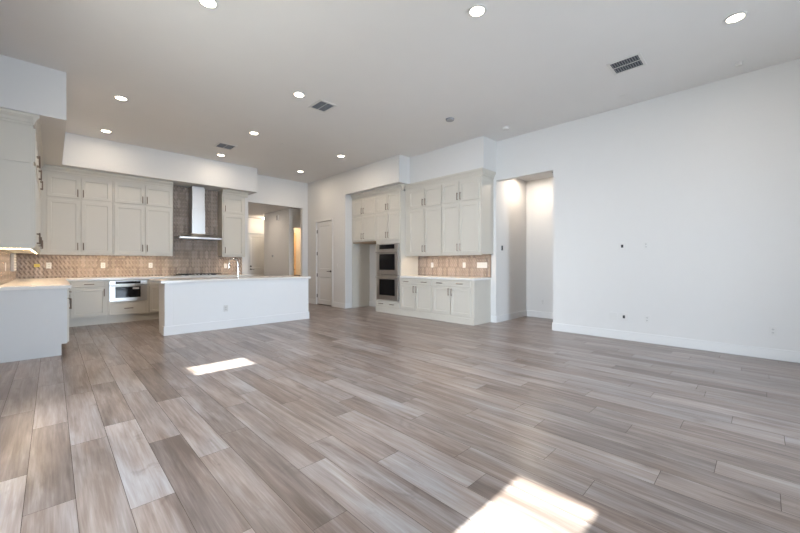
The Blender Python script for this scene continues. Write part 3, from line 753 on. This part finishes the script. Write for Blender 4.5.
can('recessed light in the alcove ceiling', 7.25, 3.45, 3.13, 10)
can('added recessed light in the rear hall ceiling', 4.55, 11.9, ZH, 12)  # unseen lamp added to brighten the rear hall
# flush light in the rear hall
hl = thing('flush_ceiling_light', 'flush dome light on the rear hall ceiling', 'ceiling light', (6.05, 13.75, ZH), 0)
MB().cyl((0, 0, -0.012), 0.17, 0.023, 'Z', 32).build('base', 'plate', hl)
MB().cyl((0, 0, -0.045), 0.11, 0.04, 'Z', 32, r2=0.15).build('dome', 'lamp', hl, smooth=True)
d = bpy.data.lights.new('bulb', 'POINT'); d.energy = 11; d.color = (1.0, 0.78, 0.58); d.shadow_soft_size = 0.1
o = bpy.data.objects.new('bulb', d); COL.objects.link(o); o.location = (0, 0, -0.2); o.parent = hl
rl = thing('room_ceiling_light', 'dome light inside the warm lit room', 'ceiling light', (6.6, 11.7, ZH), 0)
MB().cyl((0, 0, -0.012), 0.15, 0.023, 'Z', 32).build('base', 'plate', rl)
MB().cyl((0, 0, -0.045), 0.10, 0.04, 'Z', 32, r2=0.13).build('dome', 'lamp', rl, smooth=True)
d = bpy.data.lights.new('bulb', 'POINT'); d.energy = 42; d.color = (1.0, 0.66, 0.36); d.shadow_soft_size = 0.1
o = bpy.data.objects.new('bulb', d); COL.objects.link(o); o.location = (0, 0, -0.2); o.parent = rl

def vent(label, x, y, w, h, z=ZC, rz=0, rows=2, group='ceiling air vents'):
    t = thing('air_vent', label, 'vent', (x, y, z), rz, group)
    f = MB(); b = 0.03
    f.box(-w / 2, w / 2, -h / 2, -h / 2 + b, -0.010, -0.0005); f.box(-w / 2, w / 2, h / 2 - b, h / 2, -0.010, -0.0005)
    f.box(-w / 2, -w / 2 + b, -h / 2 + b, h / 2 - b, -0.010, -0.0005); f.box(w / 2 - b, w / 2, -h / 2 + b, h / 2 - b, -0.010, -0.0005)
    for k in range(1, rows):
        x_ = -w / 2 + w * k / rows; f.box(x_ - 0.006, x_ + 0.006, -h / 2 + b, h / 2 - b, -0.009, -0.0005)
    f.build('frame', 'plate', t)
    MB().box(-w / 2 + b, w / 2 - b, -h / 2 + b, h / 2 - b, -0.003, -0.0005).build('duct_opening', 'vent_dark', t)
    s = MB(); n = int((h - 2 * b) / 0.026)
    for k in range(n):
        y_ = -h / 2 + b + (k + 0.5) * (h - 2 * b) / n
        s.box(-w / 2 + b, w / 2 - b, y_ - 0.004, y_ + 0.004, -0.009, -0.0035)
    s.build('louvers', 'louver', t)
vent('large white ceiling vent near the right wall', 5.17, 1.205, 0.36, 0.36)
vent('ceiling vent beside the mid ceiling light', 3.08, 4.912, 0.30, 0.36)
vent('ceiling vent nearest the range hood', 2.645, 8.025, 0.36, 0.36)
vent('ceiling grille in the alcove', 7.45, 2.85, 0.55, 0.55, 3.13, rows=1)

def disc(name, label, cat, x, y, r, h, mat='plate', part='cover'):
    t = thing(name, label, cat, (x, y, ZC), 0)
    MB().cyl((0, 0, -0.004), r, 0.007, 'Z', 28).build('mount', mat, t)
    MB().cyl((0, 0, -0.008 - h / 2), r * 0.9, h, 'Z', 28, r2=r * 0.97).build(part, mat, t, smooth=True)
disc('ceiling_speaker', 'round grey cover on the ceiling above the buffet', 'ceiling cover', 4.938, 3.805, 0.075, 0.02, 'grey')
disc('smoke_detector', 'white smoke detector on the ceiling by the right bulkhead', 'smoke detector', 5.98, 3.32, 0.065, 0.035)
disc('motion_sensor', 'small sensor on the ceiling close to the right wall', 'sensor', 6.149, 0.213, 0.035, 0.03)
for x, y, lab in ((1.98, 7.14, 'flat cover plate on the ceiling left over the island'), (3.43, 7.08, 'flat cover plate on the ceiling right over the island'),
                  (6.114, 1.471, 'flat cover plate on the ceiling near the large vent'), (6.088, 2.709, 'flat cover plate on the ceiling above the alcove opening')):
    tag(MB().cyl((0, 0, -0.003), 0.055, 0.005, 'Z', 24).build('cover_plate', 'ceiling', loc=(x, y, ZC)), lab, 'cover plate', 'blank ceiling cover plates')

# ------------------------------------------------------------------ under-cabinet lights
def led(label, loc, rz, L, power, chips=0, n=1):
    t = thing('led_strip', label, 'light strip', loc, rz, 'lights under the wall cabinets')
    MB().box(0, L, 0, 0.014, -0.009, -0.0005).build('channel', 'plate', t)
    if chips:
        m = MB()
        for i in range(chips):
            x = (i + 0.5) * L / chips; m.box(x - 0.012, x + 0.012, 0.002, 0.012, -0.012, -0.0092)
        m.build('diodes', 'led', t)
    else: MB().box(0.01, L - 0.01, 0.003, 0.011, -0.011, -0.0092).build('diffuser', 'led', t)
    d = bpy.data.lights.new('glow', 'AREA'); d.shape = 'RECTANGLE'; d.size = L * 0.95; d.size_y = 0.02; d.energy = power; d.color = (1.0, 0.74, 0.50)
    o = bpy.data.objects.new('glow', d); COL.objects.link(o); o.location = (L / 2, 0.007, -0.016); o.parent = t
led('light strip under the cabinets left of the hood', (0.0, YU + 0.022, ZU0), 0, 1.95, 4)
led('light strip under the narrow cabinet right of the hood', (3.12, YU + 0.022, ZU0), 0, 0.48, 1.1)
led('light strip under the left wall cabinets', (XLF - 0.022, 6.62, ZU0), PI / 2, 2.85, 6)
led('row of small diodes under the end of the left wall cabinets', (XL + 0.012, 6.53, ZU0), 0, 0.28, 2.0, chips=15)
led('light strip under the buffet wall cabinets', (XUF + 0.022, 5.86, ZU0), -PI / 2, 1.88, 4)
